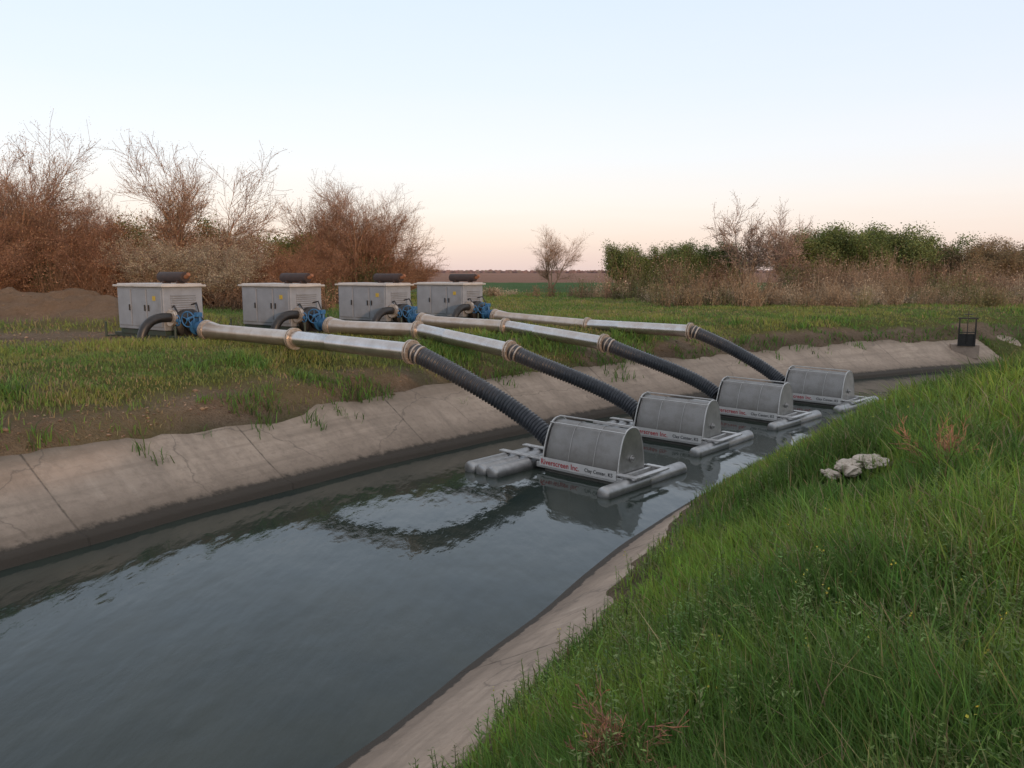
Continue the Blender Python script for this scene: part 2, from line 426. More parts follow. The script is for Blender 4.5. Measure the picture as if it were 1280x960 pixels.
def merge(parts):
    V=[];Fs=[];T=[];k=0
    for v,f,t in parts:
        V.append(v);T.append(t)
        for a in f: Fs.append(a+k)
        k+=len(v)
    return np.vstack(V),Fs,np.vstack(T)
m_grass=attr_mat('grass_blades',.6,.45,.25)
m_leaf=attr_mat('leaves',.7,.3,.2)
m_twig=attr_mat('twigs_and_bark',.85,0,.15)
def jit(base,n,amt=.25,hue=.12):
    b=np.array(base)[None]*(1+rng.normal(0,amt,(n,1)))
    b=b*(1+rng.normal(0,hue,(n,3))); return np.clip(b,.004,1)

# ---- right bank grass
def polar(n,r0,r1,a0,a1,p=1.):
    u=rng.random(n)**p; r=r0*(r1/r0)**u; a=np.radians(rng.uniform(a0,a1,n))
    return r*np.sin(a),r*np.cos(a),r
STONES=[(3.04,7.05,.115,1),(3.27,7.08,.12,2),(2.90,7.1,.075,5),(3.16,7.2,.085,8)]
x,y,r=polar(500000,1.1,36,-55,68,.8)
zz,dl,dr,mo=terrain(x,y)
cov=coverR(x,y)
clump=fbm(x,y,.8,41)*.5+.5
keep=(dr>cov+.06)&(rng.random(len(x))<np.clip((dr-cov)*1.1+.05,0,1))&(rng.random(len(x))<.4+.85*clump)
for sx_,sy_,ss,_ in STONES: keep&=~(((x-sx_)**2+(y-sy_)**2<(ss*.9)**2))
x,y,r,zz,dr,cov,clump=[a[keep] for a in (x,y,r,zz,dr,cov,clump)]
n=len(x)
h=(.11+.22*rng.random(n)**1.3+.20*clump**1.3)*np.clip(.22+(dr-cov)*.48,.18,1)*(1+.4*fbm(x,y,1.9,44))
for sx_,sy_,ss,_ in STONES:
    q=np.exp(-(((x-sx_*.94)/.3)**2+((y-sy_*.94)/.5)**2)); h=h*(1-.5*q)
tall=rng.random(n)<.02; h=np.where(tall,h*1.4,h)
wd=.0036*(1+r/2.8)*rng.uniform(.6,1.35,n)
col=jit((.155,.26,.05),n,.24,.09)
patch=fbm(x,y,1.3,45)
col=col*np.clip(1-.85*patch,.6,1.35)[:,None]*np.where((patch<0)[:,None],np.array([1.12,1.0,.95]),np.array([.93,.97,1.08]))
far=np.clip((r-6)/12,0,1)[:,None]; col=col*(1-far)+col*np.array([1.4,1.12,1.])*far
dry=rng.random(n)<.06+.10*(fbm(x,y,1.3,46)>.25); col[dry]=jit((.34,.28,.14),dry.sum(),.2,.1)
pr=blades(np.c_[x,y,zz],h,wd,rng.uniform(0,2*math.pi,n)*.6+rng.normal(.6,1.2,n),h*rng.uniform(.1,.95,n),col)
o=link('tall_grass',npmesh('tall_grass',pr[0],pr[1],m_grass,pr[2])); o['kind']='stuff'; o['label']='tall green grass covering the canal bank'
# ---- leafy weeds on the right bank
def forbs(x,y,z,h,base,leafn,leafs,flower=None,ff=.3):
    parts=[]; n=len(x)
    az=rng.uniform(0,2*math.pi,n); ln=h*rng.uniform(0,.25,n)
    P0=np.c_[x,y,z-.02]; P1=np.c_[x+np.cos(az)*ln,y+np.sin(az)*ln,z+h]
    parts.append(prisms(P0,P1,np.full(n,.003)*(1+h),np.full(n,.0015),3,jit(tuple(c*.9 for c in base),n)))
    k=leafn; t=np.tile(np.linspace(.15,1,k),n)+rng.normal(0,.04,n*k)
    Q=np.repeat(P0,k,0)*(1-t[:,None])+np.repeat(P1,k,0)*t[:,None]
    a=rng.uniform(0,2*math.pi,n*k); ls=np.repeat(leafs*(.7+h),k)*(1.15-t*.75)*rng.uniform(.7,1.2,n*k)
    Dv=np.c_[np.cos(a),np.sin(a),rng.uniform(-.1,.7,n*k)]; Dv/=np.linalg.norm(Dv,axis=1)[:,None]
    S=np.c_[-np.sin(a),np.cos(a),rng.normal(0,.25,n*k)]
    pc=np.repeat(jit(base,n,.22,.08),k,0)*(1+rng.normal(0,.12,(n*k,1)))
    parts.append(quads(Q+Dv*ls[:,None],Dv*ls[:,None],S*ls[:,None]*.26,np.clip(pc,.005,1)))
    if flower:
        s=rng.random(n)<ff; m=s.sum()
        for q in range(3):
            c=P1[s]+rng.normal(0,.012,(m,3)); u=rng.normal(0,1,(m,3)); u/=np.linalg.norm(u,axis=1)[:,None]
            v=np.cross(u,rng.normal(0,1,(m,3))); v/=np.linalg.norm(v,axis=1)[:,None]
            parts.append(quads(c,u*.006,v*.006,jit(flower,m,.1,.05)))
    return merge(parts)
x,y,r=polar(9500,1.6,24,-20,60,.8)
zz,dl,dr,mo=terrain(x,y); k_=(dr>coverR(x,y)+.1)&(fbm(x,y,1.2,61)>.06)
for sx_,sy_,ss,_ in STONES: k_&=~(((x-sx_*.94)**2+(y-sy_*.94)**2<.35**2))
x,y,zz,r,dr=x[k_],y[k_],zz[k_],r[k_],dr[k_]
h=rng.uniform(.10,.38,len(x))*np.clip(.45+dr*.22,.35,1)
pr=forbs(x,y,zz,h,(.185,.25,.085),24,.030,(.55,.48,.08),.05)
o=link('leafy_weeds',npmesh('leafy_weeds',pr[0],pr[1],m_leaf,pr[2])); o['kind']='stuff'; o['label']='leafy weeds and small yellow flowers among the grass'

# ---- left bank short grass
x,y,r=polar(440000,8.5,62,-48,58,.9)
zz,dl,dr,mo=terrain(x,y); dmk=dirtmask(x,y,dl,dr,mo)
cl=coverL(x,y)
tuft=((fbm(x,y,1.1,71)>.16)&(dl<3.8))|((dl<cl+.45)&(fbm(x,y,.9,84)>.12))
s_joint=(dl>.9)&(dl<=cl+.1)&(fbm(x,y,.7,83)>.33)&(rng.random(len(x))<.45)
keep=((dl>cl)&((rng.random(len(x))>dmk*1.1)|(tuft&(rng.random(len(x))<.8))))|s_joint
zz=np.where(dl<cl,np.maximum(zz,dl*.625),zz)
x,y,zz,r,dl,tuft=[a[keep] for a in (x,y,zz,r,dl,tuft|s_joint)]; n=len(x)
lush=np.clip(fbm(x,y,1.8,72)*2.2+.35,0,1)*np.interp(dl,[2,3.2,6,12],[.5,1,.8,.5])
h=rng.uniform(.035,.10,n)*(1+1.5*lush)*np.where(dl>12,1.2,1)
wd=.0030*(1+r/3.2)*rng.uniform(.7,1.3,n)
col=jit((.215,.24,.07),n,.14,.06); pt=fbm(x,y,2.5,73)
col=np.where((pt>.05)[:,None],col*np.array([.68,.92,.8]),col)
col=col*(1+.22*lush[:,None]*np.array([1.1,1.,.2]))
dry=rng.random(n)<.12+.22*(fbm(x,y,4,79)>.15); col[dry]=jit((.31,.245,.125),dry.sum(),.14,.06)
col=np.where(tuft[:,None],jit((.13,.215,.05),n),col); h=np.where(tuft,h*1.5+.03,h)
pr=blades(np.c_[x,y,zz],h,wd,rng.uniform(0,2*math.pi,n),h*rng.uniform(.3,1.2,n),col)
o=link('short_grass',npmesh('short_grass',pr[0],pr[1],m_grass,pr[2])); o['kind']='stuff'; o['label']='patchy yellow green grass on the earth bank'
# ---- soil clods on bare ground
x,y,r=polar(46000,8.5,34,-50,50,.9)
zz,dl,dr,mo=terrain(x,y); dmk=dirtmask(x,y,dl,dr,mo)
keep=(dl>coverL(x,y)+.05)&(rng.random(len(x))<dmk*.8)&((mo<.15)|(rng.random(len(x))<.4))
x,y,zz,r,mo,dl=[a[keep] for a in (x,y,zz,r,mo,dl)]; n=len(x)
s=rng.uniform(.006,.020,n)*(1+1.2*(rng.random(n)<.04))*(1+r/40)
O=np.array([(1,0,0),(-1,0,0),(0,1,0),(0,-1,0),(0,0,1),(0,0,-1)],float)
V=np.c_[x,y,zz][:,None,:]+O[None]*s[:,None,None]*rng.uniform(.6,1.4,(n,6,1))*np.array([1.2,1.2,.6])+rng.normal(0,.2,(n,6,3))*s[:,None,None]
Ft=np.array([(0,2,4),(2,1,4),(1,3,4),(3,0,4),(2,0,5),(1,2,5),(3,1,5),(0,3,5)])
Fc=(np.arange(n)[:,None,None]*6+Ft[None]).reshape(-1,3)
cc_=np.repeat(jit((.22,.16,.11),n,.22,.05),6,0)
o=link('soil_clods',npmesh('soil_clods',V.reshape(-1,3),[Fc],m_twig,cc_)); o['kind']='stuff'; o['label']='crumbly brown soil clods on the bare bank'

# ------------------------------------------------------------------ trees
def grow(r_,p,d,L,rad,lvl,mx,segs,tips,par):
    ns=4 if lvl<2 else 3
    pts=[p]; dirs=d
    for i in range(ns):
        dirs=(dirs+Vector([r_.gauss(0,par['wig']) for _ in range(3)])+Vector((0,0,par['up'])))
        dirs.normalize()
        q=pts[-1]+dirs*(L/ns)
        ra=rad*(1-.75*i/ns); rb=rad*(1-.75*(i+1)/ns)
        segs.append((tuple(pts[-1]),tuple(q),ra,rb,lvl))
        pts.append(q)
        if lvl<mx and (i>0 or lvl>0):
            for c in range(par['br'][lvl]):
                ax=Vector([r_.gauss(0,1) for _ in range(3)]); side=dirs.cross(ax)
                if side.length<.01: continue
                side.normalize(); an=math.radians(r_.uniform(*par['ang']))
                nd=dirs*math.cos(an)+side*math.sin(an)
                if nd.z<-.1: nd.z*=.2
                nd.normalize()
                grow(r_,pts[-2].lerp(q,r_.random()),nd,L*r_.uniform(*par['len']),rb*.65+.001,lvl+1,mx,segs,tips,par)
    if lvl>=mx-1: tips+= [tuple(pts[-1]),tuple(pts[-2])]
def make_tree(seed,height,stems,mx,barkcol,leafcol,leafn,leafs,par,spread=.35,minr=.007):
    r_=random.Random(seed); segs=[];tips=[]
    for s in range(stems):
        a=r_.uniform(0,2*math.pi); k=r_.uniform(.1,1)*spread
        d=Vector((math.cos(a)*k,math.sin(a)*k,1)).normalized()
        base=Vector((math.cos(a)*.06*stems**.5,math.sin(a)*.06*stems**.5,-.1))
        grow(r_,base,d,height*r_.uniform(.45,.62),height*.014*(1.6 if stems<3 else 1),0,mx,segs,tips,par)
    A=np.array([list(s[0])+list(s[1])+[s[2],s[3],s[4]] for s in segs])
    sc=height/A[:,5].max(); A[:,:6]*=sc
    tr=A[A[:,8]<=1]; tw=A[A[:,8]>1]
    tm=prisms(tr[:,:3],tr[:,3:6],np.maximum(tr[:,6],.012),np.maximum(tr[:,7],.01),6,jit(tuple(c*.8 for c in barkcol),len(tr),.1,.04))
    parts=[prisms(tw[:,:3],tw[:,3:6],np.maximum(tw[:,6],minr),np.maximum(tw[:,7],minr*.7),3,jit(barkcol,len(tw),.15,.05))]
    T=np.array(tips)*sc
    if leafn>0:
        k=leafn; Q=np.repeat(T,k,0)+rng.normal(0,leafs*3.4,(len(T)*k,3)); m=len(Q)
        cl=np.repeat(rng.normal(1,.25,(len(T),1)),k,0)
        u=rng.normal(0,1,(m,3)); u/=np.linalg.norm(u,axis=1)[:,None]
        v=np.cross(u,rng.normal(0,1,(m,3))); v/=np.linalg.norm(v,axis=1)[:,None]
        s=leafs*rng.uniform(.6,1.3,(m,1))
        parts.append(quads(Q,u*s,v*s*.5,np.clip(jit(leafcol,m,.12,.05)*cl,.005,1)))
    cm=merge(parts)
    return (npmesh('trunk',tm[0],tm[1],m_twig,tm[2],smooth=True),npmesh('crown',cm[0],cm[1],m_leaf,cm[2]),len(segs))
pb=dict(wig=.13,up=.05,br=[3,2,2,2],ang=(20,52),len=(.38,.62))
pw=dict(wig=.16,up=.09,br=[3,2,2,2],ang=(15,45),len=(.4,.62))
pd4=dict(wig=.15,up=.05,br=[3,2,2,2],ang=(22,60),len=(.4,.66))
pdn=dict(wig=.14,up=.05,br=[3,3,2,2],ang=(18,50),len=(.38,.62))
bare=[make_tree(11,8,5,3,(.37,.225,.15),(.44,.27,.17),4,.026,pdn,.45,.007),
      make_tree(12,8,6,3,(.34,.195,.13),(.43,.25,.155),4,.026,pdn,.6,.007),
      make_tree(13,8,4,3,(.41,.26,.18),(.48,.32,.21),4,.026,pdn,.4,.008),
      make_tree(14,6,8,3,(.30,.165,.105),(.37,.205,.12),5,.03,pb,.9,.008),
      make_tree(15,5,7,3,(.32,.23,.16),(.50,.42,.30),5,.030,pb,.9,.009),
      make_tree(16,8,3,3,(.40,.28,.22),(.47,.34,.26),3,.045,pd4,.5,.016)]
leafy=[make_tree(21,6,4,3,(.16,.12,.085),(.145,.18,.058),15,.085,pb,.6,.012),
       make_tree(22,6,5,3,(.16,.12,.085),(.18,.21,.075),11,.085,pw,.7,.012),
       make_tree(23,5,6,3,(.26,.18,.13),(.27,.20,.11),5,.065,pb,.8,.012)]
def place(kind,lst,x,y,h,base,name,label,cat,group=None,rz=None,wide=1.):
    zt=float(terrain([x],[y])[0][0])
    e=empty(name,(x,y,zt),random.uniform(0,6.28) if rz is None else rz); s=h/base; e.scale=(s*wide,s*wide,s)
    tr,cr,_=lst[kind]
    link('trunk',tr,e); link('crown',cr,e)
    info(e,label,cat,group); return e
L_=[(0,-22.8,37,8.8),(1,-25.0,38,7.4),(1,-20.2,38,5.8),(0,-21,42,6.2),(2,-16.2,40,8.3),(1,-14.6,43,4.8),
    (3,-12.9,39,3.8),(0,-11.4,46,7.9),(1,-8.8,46,7.0),(2,-7.6,49,6.0),(3,-8.6,47,4.2),(1,-28.0,38,7.6),(0,-31,37,8.8),(3,-22,34,4.2),(3,-26,33,4.8),(3,-17.8,35,3.6),(3,-10.4,42,3.6),
    (3,-19.5,38,4.6),(3,-24,36,5.2),(3,-14.8,40,4.2),(3,-7.4,52,3.8),(3,-11.8,44,4.2),
    (4,-15.6,36,3.5),(4,-13.4,36.5,3.6)]
for k_,x,y,h in L_:
    if k_==3: place(k_,bare,x,y,h,6,'shrub','dense reddish brown leafless thicket shrub behind the pumps','shrub','thicket shrubs behind the pumps',wide=1.15)
    elif k_==4: place(k_,bare,x,y,h,5,'blossoming_shrub','pale blossoming shrub with cream buds behind the pumps','shrub','blossoming shrubs behind the pumps',wide=1.1)
    else: place(k_,bare,x,y,h,8,'bare_tree','leafless spring tree with fine pinkish brown twigs','tree','leafless trees behind the pumps',wide=.98)
for k_,x,y,h in [(0,-16.4,43,4.4),(1,-13.0,46,4.0),(0,-25,42,4.8),(1,-20.0,42,4.2),(0,-9.8,49,3.8)]:
    place(k_,leafy,x,y,h,6,'green_bush','green leafing bush among leafless trees','bush','green bushes among the leafless trees',wide=1.2)
place(2,bare,3.9,82,6.4,8,'bare_tree','small lone leafless tree at the edge of the field','tree',wide=.9)
for k_,x,y,h in [(5,18.9,66,8.0),(5,21.2,64,7.4)]:
    place(k_,bare,x,y,h,8,'bare_tree','tall pale leafless tree standing beside green trees','tree','leafless trees beside the green trees',wide=.95)
for k_,x,y,h in [(1,9.8,70,4.1),(0,12,69,3.8),(1,14.5,72,4.3),(0,16.4,70,3.9),(1,18.4,70,4.2)]:
    place(k_,leafy,x,y,h,6,'bushy_tree','low bushy tree in fresh green leaf','tree','low bushy trees along the field edge',wide=1.15)
for k_,x,y,h in [(0,25.3,68,5.2),(1,28,66,5.4),(0,30.5,68,5.4),(1,33,66,5.0),(1,24.4,66,4.9),(1,26.8,72,5.2),(1,31.8,72,5.4),(0,29.2,65,4.5),(0,35.4,68,4.6)]:
    place(k_,leafy,x,y,h,6,'green_tree','full green broadleaf tree in a dense row','tree','row of dense green trees',wide=1.25)
for k_,x,y,h in [(2,37,65,4.3),(2,39.5,66,4.5),(2,42.5,66,4.0),(2,41,62,3.6),(2,46,66,3.8),(2,50,67,3.8),(2,44.5,61,3.2),(2,35.6,63,3.4),(2,38.2,61,3.5)]:
    place(k_,leafy,x,y,h,5,'brown_bush','brownish bush just coming into leaf','bush','brownish bushes beyond the canal',wide=1.2)
# ---- thicket brush as stuff
def brush(name,regions,label):
    parts=[]
    for (x0,x1,y0,y1,n,h0,h1,cols,lw,gap) in regions:
        x=rng.uniform(x0,x1,n); y=rng.uniform(y0,y1,n); zz,dl,_,_=terrain(x,y); k=(dl>5.5)&(fbm(x,y,4.5,95)>gap); x,y,zz=x[k],y[k],zz[k]; n=len(x)
        H=rng.uniform(h0,h1,n)*(1+1.3*fbm(x,y,5,91)); H=np.clip(H,.3,None); ci=np.clip(((fbm(x,y,6,92)+.6)/1.2*len(cols)+rng.normal(0,.8,n)).astype(int),0,len(cols)-1)
        s=26; P=np.repeat(np.c_[x,y,zz],s,0); hh=np.repeat(H,s)*rng.uniform(.4,1.1,n*s)
        a=rng.uniform(0,6.28,n*s); sp=hh*rng.uniform(0,.6,n*s)
        P0=P+np.c_[rng.normal(0,.25,(n*s,2)),np.zeros(n*s)]; P1=P0+np.c_[np.cos(a)*sp,np.sin(a)*sp,hh]
        bc=np.array(cols)[np.repeat(ci,s)]*(1+rng.normal(0,.15,(n*s,1)))
        parts.append(prisms(P0,P1,np.full(n*s,.013),np.full(n*s,.006),3,np.clip(bc*.8,.01,1)))
        m=8; t=rng.uniform(.2,1.02,(n*s*m,1)); Q=np.repeat(P0,m,0)*(1-t)+np.repeat(P1,m,0)*t+rng.normal(0,.12,(n*s*m,3))
        u=rng.normal(0,1,(len(Q),3)); u/=np.linalg.norm(u,axis=1)[:,None]
        v=np.cross(u,rng.normal(0,1,(len(Q),3))); v/=np.linalg.norm(v,axis=1)[:,None]
        sz=lw*rng.uniform(.5,1.3,(len(Q),1))
        parts.append(quads(Q,u*sz,v*sz*.4,np.clip(np.repeat(bc,m,0)*(1+rng.normal(0,.15,(len(Q),1))),.01,1)))
    v,f,t=merge(parts); o=link(name,npmesh(name,v,f,m_leaf,t)); o['kind']='stuff'; o['label']=label
red=[(.13,.15,.065),(.32,.185,.11),(.25,.145,.09),(.38,.23,.14),(.19,.12,.08)]
tan=[(.19,.20,.085),(.28,.18,.12),(.40,.29,.20),(.23,.14,.095),(.34,.225,.15),(.18,.19,.085),(.50,.39,.28)]
pale=[(.52,.41,.29),(.42,.31,.21),(.30,.22,.14),(.22,.21,.10)]
brush('thicket_undergrowth',[(-33,-8,33,42,300,.9,2.1,red,.05,-.3),(-34,-7.5,42,52,240,1.2,2.4,red,.06,-.5)],'reddish brown undergrowth below the leafless trees')
brush('dry_scrub',[(5,48,47,60,520,.9,1.9,tan,.06,-.2),(7,46,37,47,420,.4,1.3,pale,.045,-.1),(48,80,45,66,160,1,2,tan,.08,-1),(-4,6,50,60,40,.6,1.0,tan,.05,-.2)],'dry tan and russet scrub beyond the canal')
x=rng.uniform(-1500,1500,9000); y=rng.uniform(900,1000,9000); s=rng.uniform(.8,2.2,9000)
u=np.c_[np.ones(9000),np.zeros(9000),rng.normal(0,.3,9000)]*s[:,None]*1.6; v=np.c_[np.zeros(9000),np.zeros(9000),s]
q=quads(np.c_[x,y,1.7+s*.8],u,v,jit((.24,.17,.16),9000,.1,.05))
o=link('distant_wood',npmesh('distant_wood',q[0],q[1],m_leaf,q[2])); o['kind']='stuff'; o['label']='thin dark line of distant trees on the horizon'

# ------------------------------------------------------------------ equipment materials
M_alu=simple('dull_aluminium',(.50,.49,.48),(.35,.34,.33),.36,.85,5,.08,.004)
M_float=simple('float_aluminium',(.42,.415,.41),(.27,.265,.26),.40,.8,5,.08,.004)
M_gal=simple('galvanised_pipe',(.58,.57,.57),(.46,.44,.43),.27,.92,3,.06,.004,stain=(.42,.36,.32))
M_gal_sunset=simple('galvanised_pipe_sunset_tint',(.54,.48,.43),(.44,.37,.32),.33,.8,4,.08,.004,stain=(.38,.29,.22))  # galvanised pipe again, the sunset's warm reflection painted into its base colour
M_flange=simple('pale_flange_metal',(.52,.46,.40),(.34,.28,.23),.42,.6,14,.1,.004)
M_rub=simple('black_ribbed_rubber',(.026,.030,.038),(.045,.05,.06),.33,0,8,.1,.004)
M_black=simple('black_painted_iron',(.012,.012,.014),(.028,.025,.023),.4,.1,8,.1,.004)
M_house=simple('grey_painted_steel',(.25,.275,.315),(.20,.22,.25),.5,0,2.5,.05,.003,stain=(.17,.17,.175))
M_roof=simple('pale_roof_steel',(.48,.46,.44),(.37,.35,.33),.5,0,3,.05,.003)
M_muf=simple('dark_muffler',(.035,.026,.026),(.06,.038,.034),.7,.2,9,.2,.004)
M_rust=simple('rusty_orange_steel',(.32,.13,.06),(.15,.07,.04),.8,0,12)
M_blue=simple('blue_valve_paint',(.035,.15,.32),(.02,.08,.19),.45,0,9)
M_green=simple('dark_green_skid',(.022,.045,.028),(.035,.035,.028),.6,0,7)
M_white=simple('pale_frame_metal',(.54,.53,.52),(.41,.40,.39),.4,.5,8,.05)
M_board=simple('name_board_white',(.54,.53,.52),(.44,.43,.42),.5,0,5,.05)
M_red=simple('red_lettering',(.38,.012,.02),(.32,.012,.02),.5,0,8,0)
M_ink=simple('black_lettering',(.012,.012,.015),None,.5,0,8,0)
M_yel=simple('yellow_warning_label',(.5,.36,.04),None,.5,0,8,0)
M_rock=simple('weathered_stone',(.60,.52,.44),(.38,.32,.26),.95,0,7,.6,.03)
M_conc=simple('rough_concrete',(.38,.30,.24),(.25,.195,.155),.9,0,3,.5,.02)
M_screen,nt,b=new_mat('woven_wire_screen')
tc=N(nt,'ShaderNodeTexCoord').outputs['Object']
w1=N(nt,'ShaderNodeTexWave',wave_type='BANDS',bands_direction='X'); w1.inputs['Scale'].default_value=24; nt.links.new(tc,w1.inputs['Vector'])
w2=N(nt,'ShaderNodeTexWave',wave_type='BANDS',bands_direction='Z'); w2.inputs['Scale'].default_value=24; nt.links.new(tc,w2.inputs['Vector'])
mxn=N(nt,'ShaderNodeMath',operation='MAXIMUM'); nt.links.new(w1.outputs['Fac'],mxn.inputs[0]); nt.links.new(w2.outputs['Fac'],mxn.inputs[1])
cc=mixc(nt,mxn.outputs[0],(.05,.05,.05),(.36,.35,.34))
cc=mixc(nt,ramp(nt,noise(nt,tc,2.2,7,.7),[(.42,0.),(.7,.7)]),cc,(.14,.125,.11))
sz=N(nt,'ShaderNodeSeparateXYZ'); nt.links.new(tc,sz.inputs[0])
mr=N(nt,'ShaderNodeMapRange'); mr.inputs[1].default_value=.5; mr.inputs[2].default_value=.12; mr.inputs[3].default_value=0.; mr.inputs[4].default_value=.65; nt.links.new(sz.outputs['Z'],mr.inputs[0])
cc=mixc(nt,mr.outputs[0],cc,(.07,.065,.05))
nt.links.new(cc,b.inputs['Base Color']); b.inputs['Metallic'].default_value=.65; b.inputs['Roughness'].default_value=.4
bump(nt,b,mxn.outputs[0],.5,.01)

# ------------------------------------------------------------------ pump unit (local x toward canal)
PX=Vector((.81,-.58,0)).normalized(); PRZ=math.atan2(PX.y,PX.x)
pump=empty('pump_unit',(0,0,0),PRZ)
sk=MB()
for s in(-.42,.42): sk.box((.45,s,.14),(3.3,.1,.18))
for xx in(-1.1,-.5,.4,1.25,2.0): sk.box((xx,0,.14),(.1,.74,.12))
for xx in(-1.1,2.0):
    for s in(-.62,.62): sk.box((xx,s,.12),(.08,.3,.08)); sk.tube([(xx,s*1.2,-.05),(xx,s*1.2,.5)],.03,8)
sk.box((.18,0,.27),(2.02,1.0,.12))
sk.build('skid_frame',M_green,pump,bevel=.008)
BX=.18; BL=2.06
hb=MB(); hb.box((BX,0,.865),(BL,1.06,1.05)); hs=hb.build('housing',M_house,pump,bevel=.02)
for cx,wd_ in((BX-.68,.60),(BX+.0,.64),(BX+.68,.60)):
    dr=MB(); dr.box((cx,-.540,.88),(wd_,.024,.90)); dr.build('door',M_house,hs,bevel=.008)
for cx in(BX-.42,BX+.27,BX+.44):
    hd=MB(); hd.box((cx,-.566,.88),(.03,.028,.15)); hd.build('handle',M_black,hs,bevel=.004)
lv=MB(); lv.box((BX+BL/2+.004,0,.98),(.01,.66,.46))
for i in range(8): lv.box((BX+BL/2+.016,0,.79+i*.055),(.012,.66,.028),Matrix.Rotation(math.radians(30),3,'Y'))
lv.build('louvre_vent',M_house,hs)
tg=MB(); tg.box((BX+.68,-.557,1.12),(.12,.008,.11)); tg.build('warning_label',M_yel,hs)
rf=MB(); rf.box((BX,0,1.415),(BL+.16,1.2,.05)); rf.box((BX,0,1.452),(BL,1.06,.04)); rf.build('roof',M_roof,pump,bevel=.012)
mu=MB(); mu.stack((.2,.05,1.63),(1.35,.05,1.63),[(0,.06),(.01,.12),(.03,.125),(1.05,.125),(1.07,.12),(1.08,.06)],24)
mu.tube([(.35,.05,1.46),(.35,.05,1.6)],.05,12); mu.box((.45,.05,1.50),(.06,.20,.08)); mu.box((1.05,.05,1.50),(.06,.20,.08))
mo_=mu.build('muffler',M_muf,pump,smooth=True)
ep=MB(); ep.tube([(1.26,.05,1.63),(1.34,.05,1.64),(1.42,.05,1.70)],.05,14); ep.build('exhaust_outlet',M_rust,mo_,smooth=True)
pc=MB()
pc.stack((1.22,0,.5),(1.75,0,.5),[(0,.16),(.04,.16),(.05,.3),(.09,.36),(.24,.36),(.28,.3),(.3,.17),(.42,.17),(.42,.24),(.47,.24)],28)
pc.tube([(1.38,-.1,.62),(1.38,-.45,.66)],.15,20); pc.box((1.4,0,.3),(.3,.4,.25))
pc.build('pump_casing',M_black,pump,smooth=True)
el=MB()
pts=[]
P=[Vector((1.38,-.42,.66)),Vector((1.38,-1.0,.74)),Vector((1.36,-1.2,.5)),Vector((1.34,-1.22,.02))]
for i in range(17):
    t=i/16; a=(1-t)**3;b_=3*(1-t)**2*t;c_=3*(1-t)*t*t;d_=t**3
    pts.append(P[0]*a+P[1]*b_+P[2]*c_+P[3]*d_)
el.tube(pts,.112,20)
e_=el.build('discharge_elbow',M_black,pump,smooth=True)
for yc in (-.4,):
    fl=MB(); zc=.655; fl.stack((1.38,yc,zc),(1.38,yc-.1,zc+.01),[(0,.2),(.035,.2),(.036,.15),(.045,.15),(.046,.2),(.08,.2)],24)
    for i in range(10):
        a=2*math.pi*i/10; fl.tube([(1.38+.175*math.cos(a),yc+.01,zc+.175*math.sin(a)),(1.38+.175*math.cos(a),yc-.09,zc+.01+.175*math.sin(a))],.013,6)
    fl.build('flange',M_flange,e_,smooth=True)
va=MB()
va.stack((1.72,0,.45),(2.1,0,.38),[(0,.2),(.04,.2),(.045,.13),(.16,.15),(.27,.13),(.275,.2),(.31,.2)],24)
va.tube([(1.86,0,.45),(1.86,0,.74)],.04,12); va.box((1.86,-.04,.74),(.12,.15,.10)); va.tube([(1.86,-.05,.72),(1.86,-.34,.66)],.02,10)
vo_=va.build('valve',M_blue,pump,smooth=True)
def wheel(c,ax,R,par,sp=5,ph=.3):
    hw=MB(); c=Vector(c); ax=Vector(ax).normalized(); hw.torus(c,ax,R,.014,32,8); hw.stack(c-ax*.03,c+ax*.03,[(0,.035),(.06,.035)],12)
    x_=ax.cross(Vector((0,0,1))).normalized(); y_=x_.cross(ax)
    for i in range(sp):
        a=2*math.pi*i/sp+ph; hw.tube([c,c+(x_*math.cos(a)+y_*math.sin(a))*R],.011,6)
    return hw.build('handwheel',M_blue,par,smooth=True)
wheel((1.9,-.34,.64),(-.3,1,0),.18,vo_)
wheel((1.6,-.42,.60),(0.1,1,0),.12,vo_,4,.5)
vf=MB(); vf.stack((2.08,0,.385),(2.2,0,.36),[(0,.24),(.04,.24),(.042,.19),(.05,.19),(.052,.24),(.09,.24)],24)
vf.build('flange',M_flange,vo_,smooth=True)
bx=MB(); bx.tube([(1.2,-.3,.9),(1.35,-.34,.95),(1.5,-.3,.7),(1.6,-.25,.5)],.02,8); bx.tube([(1.2,.2,.95),(1.45,.2,1.0),(1.7,.1,.75)],.018,8)
bx.build('hose_lines',M_black,pump,smooth=True)
starts=[(-7.25,19.1,2.0),(-4.72,21.0,1.97),(-2.6,23.6,1.95),(-.5,26.4,1.93)]
for i,s in enumerate(starts):
    c=Vector(s)-PX*2.2
    zt=s[2]-.36
    o=pump if i==0 else dup(pump,(0,0,0),PRZ)
    o.location=(c.x,c.y,zt)
    info(o,'grey diesel pump unit on skid with blue valve handwheel','pump','row of pump units on the bank')
